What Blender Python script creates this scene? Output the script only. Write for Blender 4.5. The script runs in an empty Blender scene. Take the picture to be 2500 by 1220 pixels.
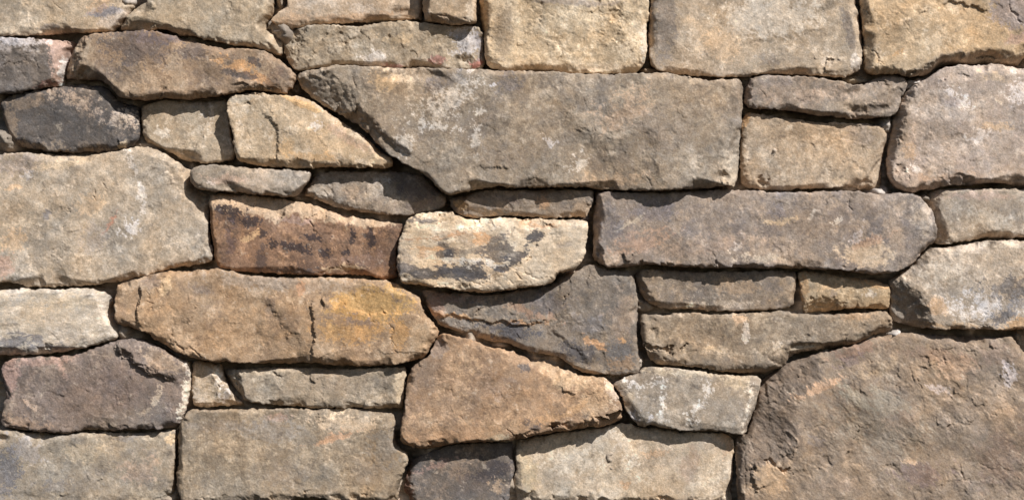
import bpy, math
import numpy as np

# ------------------------------------------------------------------ camera, sky, sun, exposure
S = 0.0006                    # metres per unit of the measured layout (the wall face shown is 1.5 m wide)
CX, CY = 1250.0, 610.0        # layout point the lens looks at
ZC = 1.20                     # its height above the ground, metres
REF = 74.0                    # typical face depth of the stones in front of the mortar bed (layout units)
DIST = 4.2                    # camera distance from the stone faces, metres

scene = bpy.context.scene
cam_data = bpy.data.cameras.new("camera")
cam = bpy.data.objects.new("camera", cam_data)
scene.collection.objects.link(cam)
scene.camera = cam
cam_data.sensor_fit = 'HORIZONTAL'
cam_data.sensor_width = 36.0
cam_data.lens = 36.0 * DIST / (2500 * S)
cam_data.clip_start = 0.05
cam_data.clip_end = 500.0
cam.location = (0.0, -REF * S - DIST, ZC)
cam.rotation_euler = (math.radians(90), 0, 0)

SUN_X, SUN_Z, SUN_T = 0.56, 0.83, math.radians(54)     # sideways/upward share, angle from the wall's normal
n = math.hypot(SUN_X, SUN_Z)
sd = np.array([SUN_X / n * math.sin(SUN_T), -math.cos(SUN_T), SUN_Z / n * math.sin(SUN_T)])
world = bpy.data.worlds.new("World")
scene.world = world
world.use_nodes = True
wn = world.node_tree
sky = wn.nodes.new('ShaderNodeTexSky')
sky.sky_type = 'NISHITA'
sky.sun_disc = False
sky.sun_elevation = math.asin(sd[2])
sky.sun_rotation = math.atan2(sd[0], sd[1])
wn.links.new(sky.outputs[0], wn.nodes['Background'].inputs[0])
wn.nodes['Background'].inputs[1].default_value = 0.065
sun_data = bpy.data.lights.new("sun", 'SUN')
sun_data.energy = 5.0
sun_data.angle = math.radians(0.5)
sun_data.color = (1.0, 0.985, 0.96)
sun = bpy.data.objects.new("sun", sun_data)
scene.collection.objects.link(sun)
from mathutils import Vector
sun.rotation_euler = Vector(sd.tolist()).to_track_quat('Z', 'Y').to_euler()
sun.location = (2, -3, 4)
scene.view_settings.view_transform = 'Standard'
scene.view_settings.look = 'None'
scene.view_settings.gamma = 1.0
scene.view_settings.exposure = 0.0

# ------------------------------------------------------------------ procedural noise fields (periodic, 1024 x 1024)
rng = np.random.default_rng(7)
N = 1024
_f = np.fft.fftfreq(N) * N
_fr = np.sqrt(_f[:, None] ** 2 + _f[None, :] ** 2)
_fr[0, 0] = 1e9


def field(lo, hi, beta, aniso=1.0):
    """Noise with wavelengths between lo and hi units and amplitude falling as f^-beta."""
    fr = np.sqrt((_f[:, None] * aniso) ** 2 + _f[None, :] ** 2) if aniso != 1.0 else _fr
    fr = np.maximum(fr, 1e-3)
    a = fr ** -beta
    a *= 1 / (1 + (N / hi / fr) ** 6) / (1 + (fr / (N / lo)) ** 6)
    a[0, 0] = 0
    h = np.fft.ifft2(np.fft.fft2(rng.standard_normal((N, N))) * a).real
    return ((h - h.mean()) / h.std()).astype(np.float32)


F_LOW = field(70, 420, 1.6)
F_MID = field(10, 70, 1.3)
F_FINE = field(4, 13, 0.8)
F_FBM = field(5, 300, 1.35)
F_COL = field(4, 300, 1.5)
F_COL2 = field(4, 120, 1.15)
F_GRAIN = field(2.5, 7, 0.2)
F_BED = field(4, 60, 1.2, 4.0)


def chips(k, tilt):
    """Flat split facets: every cell is a small plane with its own tilt (periodic)."""
    m = N // 2
    sx, sy = rng.random(k) * m, rng.random(k) * m
    gx, gy, g0 = rng.normal(0, tilt, k), rng.normal(0, tilt, k), rng.normal(0, 1.2, k)
    yy, xx = np.mgrid[0:m, 0:m].astype(np.float32)
    wx = xx + 2.2 * F_FBM[:m, :m]
    wy = yy + 2.2 * F_FBM[m:, m:]
    best = np.full((m, m), 1e9, np.float32)
    out = np.zeros((m, m), np.float32)
    for i in range(k):
        dx = (wx - sx[i] + m / 2) % m - m / 2
        dy = (wy - sy[i] + m / 2) % m - m / 2
        d = dx * dx + dy * dy
        b = d < best
        best = np.where(b, d, best)
        out = np.where(b, g0[i] + gx[i] * dx + gy[i] * dy, out)
    out = (out * 4 + np.roll(out, 1, 0) + np.roll(out, -1, 0) + np.roll(out, 1, 1) + np.roll(out, -1, 1)) / 8
    return np.tile((out - out.mean()).astype(np.float32), (2, 2))


F_CHIP = chips(150, 0.16)
F_CHIP2 = chips(520, 0.22)


def samp(F, x, y, seed, scale=1.0, stretch=1.0, ang=None):
    r = np.random.default_rng(seed)
    a = r.random() * 6.283 if ang is None else ang
    ox, oy = r.random(2) * N
    u = ((x * math.cos(a) + y * math.sin(a)) / scale / stretch + ox) % N
    v = ((-x * math.sin(a) + y * math.cos(a)) / scale + oy) % N
    i, j = np.floor(u).astype(int), np.floor(v).astype(int)
    fu, fv = (u - i).astype(np.float32), (v - j).astype(np.float32)
    i0, j0, i1, j1 = i % N, j % N, (i + 1) % N, (j + 1) % N
    return (F[j0, i0] * (1 - fu) + F[j0, i1] * fu) * (1 - fv) + (F[j1, i0] * (1 - fu) + F[j1, i1] * fu) * fv


def facets(x, y, cell, seed, ang):
    """Joined flat planes, as split rock shows: a warped net of triangles with a height at each corner."""
    r = np.random.default_rng(seed)
    T = r.normal(0, 1, (64, 64))
    k = cell / 130.0
    wx = x + cell * .28 * samp(F_LOW, x, y, seed + 1, k)
    wy = y + cell * .28 * samp(F_LOW, x, y, seed + 2, k)
    px, py = wx * math.cos(ang) + wy * math.sin(ang), -wx * math.sin(ang) + wy * math.cos(ang)
    a, b = px / cell - py / (cell * 1.7320508) + 900, py * 2 / (cell * 1.7320508) + 900
    i, j = np.floor(a).astype(int), np.floor(b).astype(int)
    fa, fb = a - i, b - j
    h = lambda p, q: T[p % 64, q % 64]
    lo = h(i, j) * (1 - fa - fb) + h(i + 1, j) * fa + h(i, j + 1) * fb
    up = h(i + 1, j + 1) * (fa + fb - 1) + h(i, j + 1) * (1 - fa) + h(i + 1, j) * (1 - fb)
    return np.where(fa + fb < 1, lo, up)


def sstep(a, b, x):
    t = np.clip((x - a) / (b - a), 0, 1)
    return t * t * (3 - 2 * t)


def lin(c):
    c = np.asarray(c, float) / 255.0
    c = (c.mean() + (c - c.mean()) * 0.70) * np.array([1.0, 0.974, 0.965])      # readings taken on a warm print: eased toward neutral
    return np.where(c <= 0.04045, c / 12.92, ((c + 0.055) / 1.055) ** 2.4)


def pts(s):
    return np.array([[float(v) for v in p.split(',')] for p in s.split()])


def chaikin(p):
    q = np.roll(p, -1, 0)
    return np.stack([p * .8 + q * .2, p * .2 + q * .8], 1).reshape(-1, 2)


def poly_sdf(p, x, y):
    """Distance to a closed outline, positive inside."""
    d2 = np.full(x.shape, 1e12, np.float32)
    ins = np.zeros(x.shape, bool)
    q = np.roll(p, -1, 0)
    for (ax, ay), (bx, by) in zip(p, q):
        ex, ey = bx - ax, by - ay
        L = ex * ex + ey * ey
        if L < 1e-9:
            continue
        px, py = x - ax, y - ay
        t = np.clip((px * ex + py * ey) / L, 0, 1)
        d2 = np.minimum(d2, (px - t * ex) ** 2 + (py - t * ey) ** 2)
        if ay != by:
            ins ^= ((ay > y) != (by > y)) & (x < ex * (y - ay) / ey + ax)
    d = np.sqrt(d2)
    return np.where(ins, d, -d)


def line_sd(p, x, y):
    """Distance to an open line and the side of it (sign) at its nearest segment; ends run on straight."""
    best = np.full(x.shape, 1e12)
    sg = np.zeros(x.shape)
    k = len(p) - 1
    for i in range(k):
        (ax, ay), (bx, by) = p[i], p[i + 1]
        ex, ey = bx - ax, by - ay
        L = ex * ex + ey * ey
        px, py = x - ax, y - ay
        t = np.clip((px * ex + py * ey) / L, -9 if i == 0 else 0, 10 if i == k - 1 else 1)
        d = (px - t * ex) ** 2 + (py - t * ey) ** 2
        c = ex * py - ey * px
        b = d < best
        best = np.where(b, d, best)
        sg = np.where(b, np.sign(c), sg)
    return np.sqrt(best), sg


def seg_d(p, x, y):
    """Distance to an open line that stops at its ends, and how far along it (0..1) the nearest point is."""
    best = np.full(x.shape, 1e12)
    along = np.zeros(x.shape)
    k = len(p) - 1
    for i in range(k):
        (ax, ay), (bx, by) = p[i], p[i + 1]
        ex, ey = bx - ax, by - ay
        px, py = x - ax, y - ay
        t = np.clip((px * ex + py * ey) / (ex * ex + ey * ey), 0, 1)
        d = (px - t * ex) ** 2 + (py - t * ey) ** 2
        b = d < best
        best = np.where(b, d, best)
        along = np.where(b, (i + t) / k, along)
    return np.sqrt(best), along


# ------------------------------------------------------------------ materials
def stone_material():
    m = bpy.data.materials.new("weathered_sandstone")
    m.use_nodes = True
    t = m.node_tree
    L = t.links
    b = t.nodes['Principled BSDF']
    b.inputs['Specular IOR Level'].default_value = 0.18
    at = t.nodes.new('ShaderNodeAttribute')
    at.attribute_name = 'mineral'
    tc = t.nodes.new('ShaderNodeTexCoord')

    def noise(scale, detail, rough):
        nd = t.nodes.new('ShaderNodeTexNoise')
        nd.inputs['Scale'].default_value = scale
        nd.inputs['Detail'].default_value = detail
        nd.inputs['Roughness'].default_value = rough
        L.new(tc.outputs['Object'], nd.inputs['Vector'])
        return nd

    def ramp(src, p0, c0, p1, c1):
        r = t.nodes.new('ShaderNodeMapRange')
        r.inputs[1].default_value, r.inputs[2].default_value = p0, p1
        r.inputs[3].default_value, r.inputs[4].default_value = c0, c1
        L.new(src, r.inputs[0])
        return r.outputs[0]

    grain = noise(420, 4, 0.7)
    spot = noise(130, 5, 0.68)
    g1 = ramp(grain.outputs['Fac'], 0.3, 0.76, 0.7, 1.24)
    g2 = ramp(spot.outputs['Fac'], 0.3, 0.93, 0.7, 1.07)
    mul = t.nodes.new('ShaderNodeMath')
    mul.operation = 'MULTIPLY'
    L.new(g1, mul.inputs[0])
    L.new(g2, mul.inputs[1])
    vm = t.nodes.new('ShaderNodeVectorMath')
    vm.operation = 'SCALE'
    L.new(at.outputs['Color'], vm.inputs[0])
    L.new(mul.outputs[0], vm.inputs['Scale'])
    L.new(vm.outputs[0], b.inputs['Base Color'])
    L.new(ramp(spot.outputs['Fac'], 0.3, 0.78, 0.7, 0.97), b.inputs['Roughness'])
    bump = t.nodes.new('ShaderNodeBump')
    bump.inputs['Strength'].default_value = 0.75
    bump.inputs['Distance'].default_value = 0.0009
    L.new(grain.outputs['Fac'], bump.inputs['Height'])
    bump2 = t.nodes.new('ShaderNodeBump')
    bump2.inputs['Strength'].default_value = 0.35
    bump2.inputs['Distance'].default_value = 0.0012
    L.new(spot.outputs['Fac'], bump2.inputs['Height'])
    L.new(bump.outputs[0], bump2.inputs['Normal'])
    L.new(bump2.outputs[0], b.inputs['Normal'])
    return m


STONE = stone_material()


# ------------------------------------------------------------------ mesh from a relief on a grid
def grid_mesh(name, X, Y, Z, col, keep, d=None, back=None, mat=STONE):
    """X, Y, Z: layout arrays; keep: which grid points exist; back: depth the rim is carried back to."""
    ny, nx = X.shape
    cell = keep[:-1, :-1] & keep[1:, :-1] & keep[:-1, 1:] & keep[1:, 1:]
    idx = np.arange(ny * nx).reshape(ny, nx)
    j, i = np.nonzero(cell)
    quads = np.stack([idx[j, i], idx[j + 1, i], idx[j + 1, i + 1], idx[j, i + 1]], 1)   # seen from the front: counter-clockwise
    e = np.concatenate([quads[:, [k, (k + 1) % 4]] for k in range(4)])
    key = e[:, 0].astype(np.int64) * (ny * nx) + e[:, 1]
    rev = e[:, 1].astype(np.int64) * (ny * nx) + e[:, 0]
    rim = e[~np.isin(key, rev)]
    Xf, Yf, Zf = X.ravel().copy(), Y.ravel().copy(), Z.ravel().copy()
    C = col.reshape(-1, 3)
    rv = np.unique(rim)
    if d is not None:                       # draw the rim onto the true outline
        gy, gx = np.gradient(d)
        g = np.sqrt(gx ** 2 + gy ** 2) + 1e-6
        step = abs(X[0, 1] - X[0, 0])
        mv = np.clip(d / g * step, -2.2 * step, 2.2 * step).ravel()[rv]
        ux, uy = (gx / g).ravel()[rv], (gy / g).ravel()[rv]
        Xf[rv] -= mv * ux
        Yf[rv] -= mv * uy
    V = [np.stack([Xf, Yf, Zf], 1)]
    cols = [C]
    faces = [quads]
    if back is not None and d is not None:
        base = ny * nx
        prev = {}
        lut = np.zeros(ny * nx, np.int64)
        lut[rv] = rv
        z0 = Zf[rv]
        for fr, inset in ((0.35, 0.4), (0.7, 1.6), (1.0, 5.0)):
            ring = np.stack([Xf[rv] + ux * inset, Yf[rv] + uy * inset, z0 + (back - z0) * fr], 1)
            V.append(ring)
            cols.append(C[rv])
            new = np.zeros(ny * nx, np.int64)
            new[rv] = base + np.arange(len(rv))
            faces.append(np.stack([lut[rim[:, 1]], lut[rim[:, 0]], new[rim[:, 0]], new[rim[:, 1]]], 1))
            lut = new
            base += len(rv)
    V = np.concatenate(V)
    cols = np.concatenate(cols)
    faces = np.concatenate(faces)
    used = np.unique(faces)
    remap = np.zeros(len(V), np.int64)
    remap[used] = np.arange(len(used))
    V, cols, faces = V[used], cols[used], remap[faces]
    org = np.array([V[:, 0].mean(), V[:, 1].mean()])
    co = np.stack([(V[:, 0] - org[0]) * S, -V[:, 2] * S, -(V[:, 1] - org[1]) * S], 1).astype(np.float32)
    me = bpy.data.meshes.new(name)
    me.vertices.add(len(co))
    me.vertices.foreach_set('co', co.ravel())
    me.loops.add(faces.size)
    me.loops.foreach_set('vertex_index', faces.ravel().astype(np.int32))
    me.polygons.add(len(faces))
    me.polygons.foreach_set('loop_start', (np.arange(len(faces)) * 4).astype(np.int32))
    me.polygons.foreach_set('loop_total', np.full(len(faces), 4, np.int32))
    me.polygons.foreach_set('use_smooth', np.ones(len(faces), bool))
    a = me.attributes.new('mineral', 'FLOAT_COLOR', 'POINT')
    a.data.foreach_set('color', np.concatenate([np.clip(cols, 0.004, 0.82), np.ones((len(cols), 1))], 1).astype(np.float32).ravel())
    me.materials.append(mat)
    me.update()
    o = bpy.data.objects.new(name, me)
    scene.collection.objects.link(o)
    o.location = ((org[0] - CX) * S, 0, ZC - (org[1] - CY) * S)
    return o


wall = bpy.data.objects.new("stone_wall", None)
scene.collection.objects.link(wall)
wall['label'] = "rustic wall of irregular tan, grey and brown sandstone blocks laid with tight dark joints"
wall['category'] = "wall"
wall['kind'] = "thing"

# ------------------------------------------------------------------ measured outlines of the stones (layout units, y down)
OUTLINE = {
 'tan_corner': '-108,87 -108,-94 289,-94 299,0 321,7 326,14 310,34 289,60 274,75 267,77 202,78 144,80 90,85 40,87',
 'olive_ledge': '290,69 294,58 314,32 339,13 361,2 364,-94 667,-94 670,0 664,29 658,40 649,50 646,61 660,76 678,87 687,96 688,119 683,135 671,132 642,121 613,114 577,112 541,105 505,96 462,87 433,85 415,74 389,69 375,75 346,74 317,75 298,75',
 'knob': '674,-58 699,-58 697,0 695,14 687,21 678,18 673,4',
 'wedge_tan': '659,49 669,38 678,29 690,22 700,11 702,-94 1028,-94 1031,45 1015,45 979,47 943,50 907,52 870,54 824,56 795,56 762,60 737,64 712,69 690,65 672,58',
 'small_block': '1032,-94 1032,0 1033,29 1034,47 1038,53 1062,55 1098,60 1141,59 1163,56 1165,47 1164,29 1164,11 1163,-94',
 'rough_strip': '690,105 703,92 705,78 719,70 744,63 780,60 824,59 852,64 889,62 925,55 946,51 989,49 1022,53 1033,55 1065,59 1105,62 1148,62 1168,65 1175,76 1179,94 1181,119 1183,144 1181,166 1166,168 1141,168 1105,168 1069,166 1047,163 1015,162 989,165 961,165 932,163 917,160 889,161 860,158 831,158 802,162 773,164 744,170 719,171 710,164 699,144 689,123',
 'gold_rough': '1169,-94 1170,22 1174,58 1180,79 1181,108 1185,141 1191,162 1213,171 1249,174 1272,176 1326,176 1362,177 1416,179 1470,180 1525,181 1546,180 1561,173 1573,159 1578,144 1579,119 1579,90 1579,61 1585,36 1586,22 1583,7 1584,-94',
 'big_top': '1587,-94 1589,22 1588,43 1584,72 1585,108 1586,144 1591,159 1608,171 1633,177 1669,182 1712,186 1763,187 1813,187 1849,182 1900,180 1890,180 1926,180 1962,183 1998,184 2034,186 2056,188 2074,184 2096,175 2104,166 2108,144 2107,119 2106,90 2102,65 2097,36 2090,11 2088,-94',
 'yellow_corner': '2100,-94 2101,18 2105,43 2107,72 2111,101 2112,130 2114,159 2119,177 2132,180 2161,180 2189,179 2200,184 2215,186 2251,185 2274,183 2280,173 2298,163 2316,157 2341,156 2377,157 2413,155 2449,158 2478,162 2492,159 2499,146 2507,139 2593,133 2593,-94',
 'dark_pink': '-108,89 36,91 90,94 144,97 170,100 178,104 174,115 166,133 158,151 153,173 149,191 145,207 137,209 108,212 72,221 36,228 0,230 -108,230',
 'long_brown': '153,180 159,162 170,133 184,105 197,92 216,85 252,80 289,78 325,75 353,75 389,78 415,85 451,94 487,104 523,113 559,118 595,120 620,122 649,126 667,135 694,155 708,168 723,182 721,195 715,209 714,216 703,220 700,230 672,227 636,223 600,221 591,223 559,230 523,235 487,240 451,242 426,241 404,240 382,242 346,245 317,243 296,238 278,224 263,206 249,197 224,195 195,193 162,190 154,188',
 'dark_oval': '0,249 14,234 40,227 72,223 108,216 144,211 180,203 209,205 238,207 252,211 267,225 281,241 296,250 314,252 331,254 334,281 336,310 336,328 330,343 317,358 299,364 274,369 252,372 216,372 180,372 144,369 108,368 79,365 54,361 32,350 18,335 5,314 0,281 -3,260',
 'tan_square': '340,255 361,250 389,245 426,243 462,246 498,243 527,239 552,242 554,289 558,317 565,353 572,383 555,391 523,398 487,397 462,394 438,389 418,376 397,365 368,355 352,347 343,325 340,296 339,270',
 'tan_tongue': '555,252 557,238 577,230 613,226 622,226 643,228 661,232 694,234 726,235 748,239 766,250 788,264 816,284 845,304 874,322 899,340 917,358 932,372 950,383 959,395 956,407 939,410 907,411 870,410 834,407 798,409 762,410 726,410 690,409 654,407 618,401 599,400 584,392 577,382 570,353 568,325 563,307 557,285',
 'giant': '724,189 735,177 755,172 780,168 802,165 824,160 852,162 889,164 925,165 961,167 997,167 1033,167 1069,168 1105,170 1141,170 1184,172 1249,176 1326,179 1344,178 1380,181 1416,184 1470,184 1525,183 1561,181 1597,180 1626,180 1644,185 1669,190 1705,195 1741,197 1777,195 1795,192 1806,195 1812,206 1814,227 1813,245 1811,274 1808,307 1805,343 1803,379 1801,415 1804,390 1802,419 1798,440 1791,460 1781,454 1768,450 1752,458 1723,461 1687,463 1651,464 1597,466 1543,467 1507,464 1460,463 1434,458 1409,457 1380,458 1344,457 1308,458 1272,459 1236,457 1200,455 1177,460 1141,467 1112,474 1098,477 1087,472 1069,458 1051,436 1026,418 997,406 953,379 935,365 917,348 899,325 878,308 849,290 816,272 780,252 755,233 737,216 726,197',
 'brown_strip': '1816,245 1822,224 1831,195 1841,189 1872,183 1908,185 1944,186 1980,189 2002,190 2024,194 2052,199 2081,207 2107,206 2125,199 2143,188 2157,182 2182,182 2200,186 2215,197 2217,213 2209,225 2204,238 2198,256 2192,274 2184,282 2168,286 2143,286 2117,288 2092,291 2067,288 2034,284 2002,282 1973,277 1944,272 1923,268 1890,267 1854,266 1829,263 1820,254',
 'tan_block': '1813,292 1818,280 1827,273 1840,273 1861,278 1908,284 1951,289 1980,296 2016,298 2052,298 2089,300 2125,301 2150,304 2161,314 2171,325 2170,346 2164,368 2162,389 2160,415 2160,401 2160,433 2160,457 2152,467 2135,468 2114,461 2096,456 2074,454 2045,457 2016,459 1980,460 1944,463 1919,467 1897,468 1879,463 1847,461 1827,458 1813,448 1810,433 1810,390 1812,343 1812,317',
 'pink_pale': '2183,289 2194,274 2201,256 2206,231 2223,213 2247,200 2265,191 2276,181 2294,169 2316,162 2348,160 2384,158 2420,157 2456,160 2485,167 2629,173 2629,459 2500,459 2467,450 2431,444 2413,448 2377,450 2341,451 2305,455 2276,462 2254,464 2236,471 2218,469 2197,462 2182,448 2173,426 2171,404 2172,368 2177,332 2182,310',
 'big_left': '-108,376 0,376 54,371 90,374 144,376 198,378 252,374 296,365 332,357 353,356 382,364 404,378 426,392 447,405 461,413 461,417 461,430 463,444 475,462 492,470 504,477 505,505 507,552 511,592 519,624 516,639 483,645 451,650 426,653 397,660 361,671 325,680 289,688 252,692 216,697 180,699 137,700 90,701 65,699 43,694 18,689 0,688 -108,689',
 'sausage': '463,426 469,413 480,407 505,403 534,402 577,406 613,411 649,412 700,415 726,416 751,418 759,422 756,433 747,448 738,460 726,476 717,481 697,480 672,478 636,476 600,473 563,468 523,467 494,466 476,458 465,444',
 'grey_lens': '740,471 743,460 756,444 767,430 780,422 816,416 870,417 907,417 961,418 997,420 1026,425 1047,442 1065,460 1083,475 1091,484 1086,498 1079,508 1058,513 1033,519 1000,525 971,525 925,523 896,519 860,512 834,508 809,501 780,490 755,481 742,478',
 'small_strip': '1095,489 1106,481 1134,476 1159,469 1191,464 1231,462 1267,464 1308,464 1344,462 1380,462 1416,464 1451,465 1450,480 1445,502 1437,518 1432,530 1402,530 1373,532 1337,532 1297,530 1265,527 1236,526 1200,528 1177,529 1159,533 1134,530 1112,519 1099,505',
 'rust_brown': '507,487 509,475 519,472 548,471 577,473 613,477 649,481 700,487 730,492 755,497 780,505 809,517 845,526 889,534 925,539 943,541 961,543 982,544 981,560 975,578 970,599 965,621 966,642 968,664 971,679 961,681 925,681 907,674 881,670 852,669 816,671 780,671 744,671 708,669 672,667 636,666 600,665 570,662 541,656 527,651 522,628 517,596 513,563 509,527',
 'cream_black': '969,628 972,599 981,570 985,556 991,541 1001,530 1026,522 1062,516 1101,516 1116,524 1141,534 1163,536 1195,532 1231,531 1300,534 1344,535 1380,537 1416,535 1435,540 1437,552 1434,578 1430,606 1425,628 1416,645 1401,659 1384,662 1362,667 1355,678 1351,689 1326,696 1294,701 1265,703 1236,708 1200,714 1159,712 1123,708 1087,703 1051,699 1015,696 989,692 978,685 972,664 969,646',
 'grey_long': '1449,541 1451,509 1455,480 1459,469 1474,468 1525,470 1597,469 1669,468 1723,465 1763,463 1791,463 1831,465 1900,470 1944,469 1980,468 2016,467 2052,466 2089,468 2125,471 2153,475 2182,470 2204,470 2226,474 2244,481 2258,495 2276,511 2281,527 2283,545 2287,563 2285,585 2272,597 2261,606 2250,620 2239,635 2225,644 2208,656 2182,665 2153,669 2125,670 2096,665 2067,662 2034,658 2002,656 1962,655 1908,655 1854,655 1800,654 1741,654 1687,652 1633,649 1579,645 1553,647 1532,652 1507,653 1481,652 1460,642 1449,632 1448,606 1449,570',
 'right_block': '2266,487 2271,476 2283,465 2305,461 2359,460 2413,460 2467,461 2629,463 2629,580 2500,580 2467,580 2442,580 2406,582 2377,586 2341,591 2309,597 2293,596 2287,585 2288,563 2285,534 2279,511 2270,498',
 'right_frost': '2172,686 2194,672 2215,660 2233,645 2244,636 2252,625 2262,614 2280,606 2312,602 2348,598 2377,593 2406,588 2442,586 2629,588 2629,797 2500,800 2478,806 2449,808 2413,804 2377,806 2341,803 2305,804 2269,802 2240,799 2215,793 2193,788 2182,776 2176,761 2179,733 2179,707',
 'orange_long': '279,736 281,715 283,697 296,692 317,685 346,676 379,667 408,662 433,662 458,663 476,660 498,657 527,656 555,660 591,669 635,674 700,679 744,678 798,676 852,678 896,680 925,684 946,685 964,690 986,705 1011,716 1025,726 1030,747 1036,765 1050,781 1065,798 1070,808 1070,809 1065,827 1054,841 1046,859 1032,873 1008,882 979,887 943,890 907,892 870,894 834,893 802,890 780,886 744,884 700,887 649,886 595,886 559,884 523,882 487,877 454,868 429,857 408,844 382,830 361,815 343,806 321,799 299,796 285,789 279,772',
 'slate_wedge': '1030,708 1054,708 1087,714 1123,717 1163,719 1200,720 1236,715 1272,708 1308,705 1337,698 1355,691 1361,680 1380,667 1402,663 1416,658 1424,651 1438,645 1452,648 1474,656 1507,660 1535,660 1546,672 1552,689 1555,707 1557,733 1558,751 1559,779 1558,816 1559,852 1562,870 1563,888 1562,910 1553,913 1525,916 1503,916 1474,913 1445,913 1420,908 1402,900 1388,887 1370,873 1351,868 1326,864 1301,860 1272,853 1247,842 1229,837 1200,835 1159,823 1123,812 1094,803 1072,794 1065,783 1054,769 1044,747 1035,725',
 'chamfer_strip': '1551,675 1556,665 1571,657 1597,658 1651,660 1705,663 1759,663 1813,663 1900,660 1923,661 1944,662 1949,666 1950,686 1948,707 1945,729 1942,745 1926,752 1908,755 1872,757 1836,759 1800,760 1777,759 1741,759 1705,757 1669,754 1633,756 1615,752 1593,745 1575,733 1564,715 1559,697',
 'ochre_chip': '1953,662 1962,661 1988,663 2016,667 2052,674 2089,678 2114,680 2139,683 2161,690 2176,699 2179,722 2178,743 2173,754 2153,755 2125,752 2089,754 2052,757 2016,761 1988,764 1965,764 1961,743 1958,715 1954,686',
 'brown_ledge': '1565,768 1589,768 1626,769 1662,763 1687,763 1723,766 1759,767 1813,765 1908,759 1944,764 1980,767 2016,768 2052,766 2089,765 2125,763 2146,758 2168,758 2176,769 2182,787 2182,804 2174,811 2157,815 2139,818 2114,830 2089,842 2060,851 2024,856 1988,857 1962,859 1948,864 1933,875 1924,884 1922,891 1912,898 1887,904 1869,913 1847,915 1822,913 1800,910 1777,908 1741,904 1705,896 1669,894 1633,893 1608,889 1589,880 1581,867 1576,849 1569,841 1566,816 1565,780',
 'pale_left': '-108,708 0,708 36,704 90,706 144,705 198,704 224,704 245,712 260,721 268,731 270,751 272,769 277,783 284,798 289,812 289,814 284,826 263,833 234,841 209,848 180,853 144,862 90,867 36,868 0,868 -108,868',
 'plum': '1,892 6,884 25,878 50,873 90,871 126,871 159,869 180,868 202,859 224,850 252,841 281,833 299,826 317,825 339,828 364,836 393,850 418,866 444,877 458,885 462,903 462,931 459,960 455,982 446,1011 439,1032 430,1044 415,1047 389,1049 361,1048 325,1048 296,1050 267,1052 238,1049 209,1049 188,1053 159,1059 126,1057 90,1054 54,1050 29,1045 4,1041 -2,1029 4,1011 6,982 12,960 3,939 0,917',
 'sliver_triangle': '466,884 476,880 505,886 533,891 540,904 544,924 555,950 573,971 591,987 581,992 555,992 523,994 498,996 473,995 468,986 466,953 465,917',
 'grey_wedge': '540,903 563,902 613,900 649,897 700,896 726,898 780,898 834,902 889,899 943,898 988,896 992,906 989,931 987,960 983,989 981,997 961,997 925,999 889,997 852,996 816,995 773,997 744,994 700,991 649,988 620,983 591,974 577,963 566,949 555,934 545,917',
 'rust_kite': '1070,818 1080,814 1112,819 1141,824 1163,835 1191,846 1229,851 1254,859 1279,871 1301,882 1326,884 1355,893 1388,906 1416,916 1445,920 1474,920 1488,929 1499,946 1509,968 1517,989 1518,1011 1518,1026 1499,1034 1470,1043 1434,1043 1402,1048 1373,1052 1337,1059 1308,1062 1279,1070 1258,1075 1229,1077 1200,1078 1159,1079 1123,1080 1087,1087 1062,1093 1033,1097 1004,1091 982,1080 976,1065 979,1040 985,1011 988,986 991,960 994,931 998,910 1009,893 1030,880 1048,868 1057,845',
 'scratched_grey': '1499,940 1507,930 1525,921 1546,917 1564,904 1571,896 1597,895 1633,897 1669,900 1705,906 1741,911 1777,915 1813,917 1849,918 1859,923 1859,935 1854,960 1847,989 1838,1014 1830,1036 1825,1057 1809,1061 1791,1058 1763,1052 1734,1050 1701,1052 1672,1052 1644,1048 1618,1043 1593,1037 1575,1044 1561,1041 1546,1028 1536,1014 1527,1000 1523,982 1520,968 1507,953',
 'big_corner': '1862,936 1876,921 1898,906 1926,887 1959,877 2002,862 2045,853 2081,846 2107,833 2135,824 2171,819 2189,815 2226,813 2262,816 2305,819 2359,820 2413,823 2449,824 2471,821 2482,831 2492,846 2507,863 2629,881 2629,1334 2500,1329 2233,1314 2161,1311 2052,1320 1980,1329 1847,1329 1822,1314 1802,1209 1801,1177 1801,1141 1801,1105 1803,1079 1808,1066 1822,1064 1832,1055 1839,1029 1848,996 1855,968 1860,942',
 'corner_low': '-108,1050 0,1050 29,1051 58,1057 90,1059 126,1062 144,1062 173,1059 202,1057 252,1057 307,1057 361,1055 397,1053 425,1050 427,1058 423,1076 424,1105 423,1141 422,1177 421,1206 404,1211 382,1309 325,1316 -108,1318',
 'low_square': '432,1047 445,1022 457,1001 487,1001 541,1000 613,998 654,997 700,996 744,999 773,1001 802,997 845,997 874,999 907,1003 932,1008 951,1008 960,1014 964,1029 962,1050 964,1076 971,1091 989,1102 996,1115 994,1130 988,1144 981,1166 976,1184 970,1206 969,1329 852,1323 831,1307 802,1215 744,1215 719,1216 690,1311 654,1316 600,1320 451,1320 437,1213 428,1191 428,1162 434,1133 433,1105 430,1076',
 'low_dark': '985,1189 991,1159 996,1141 1001,1123 1015,1118 1051,1106 1080,1092 1123,1084 1177,1083 1231,1083 1253,1081 1253,1097 1253,1123 1258,1144 1255,1162 1248,1180 1243,1202 1247,1320 1141,1323 1015,1320 997,1216 985,1202',
 'low_pale': '1262,1080 1290,1074 1326,1066 1373,1057 1416,1052 1470,1047 1499,1039 1514,1036 1539,1036 1561,1045 1597,1047 1633,1052 1669,1057 1723,1057 1763,1059 1788,1066 1796,1079 1798,1097 1796,1123 1794,1148 1792,1169 1790,1195 1789,1325 1561,1322 1553,1313 1452,1309 1402,1312 1362,1318 1272,1316 1260,1206 1253,1188 1255,1169 1261,1141 1259,1112 1257,1097',
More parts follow.
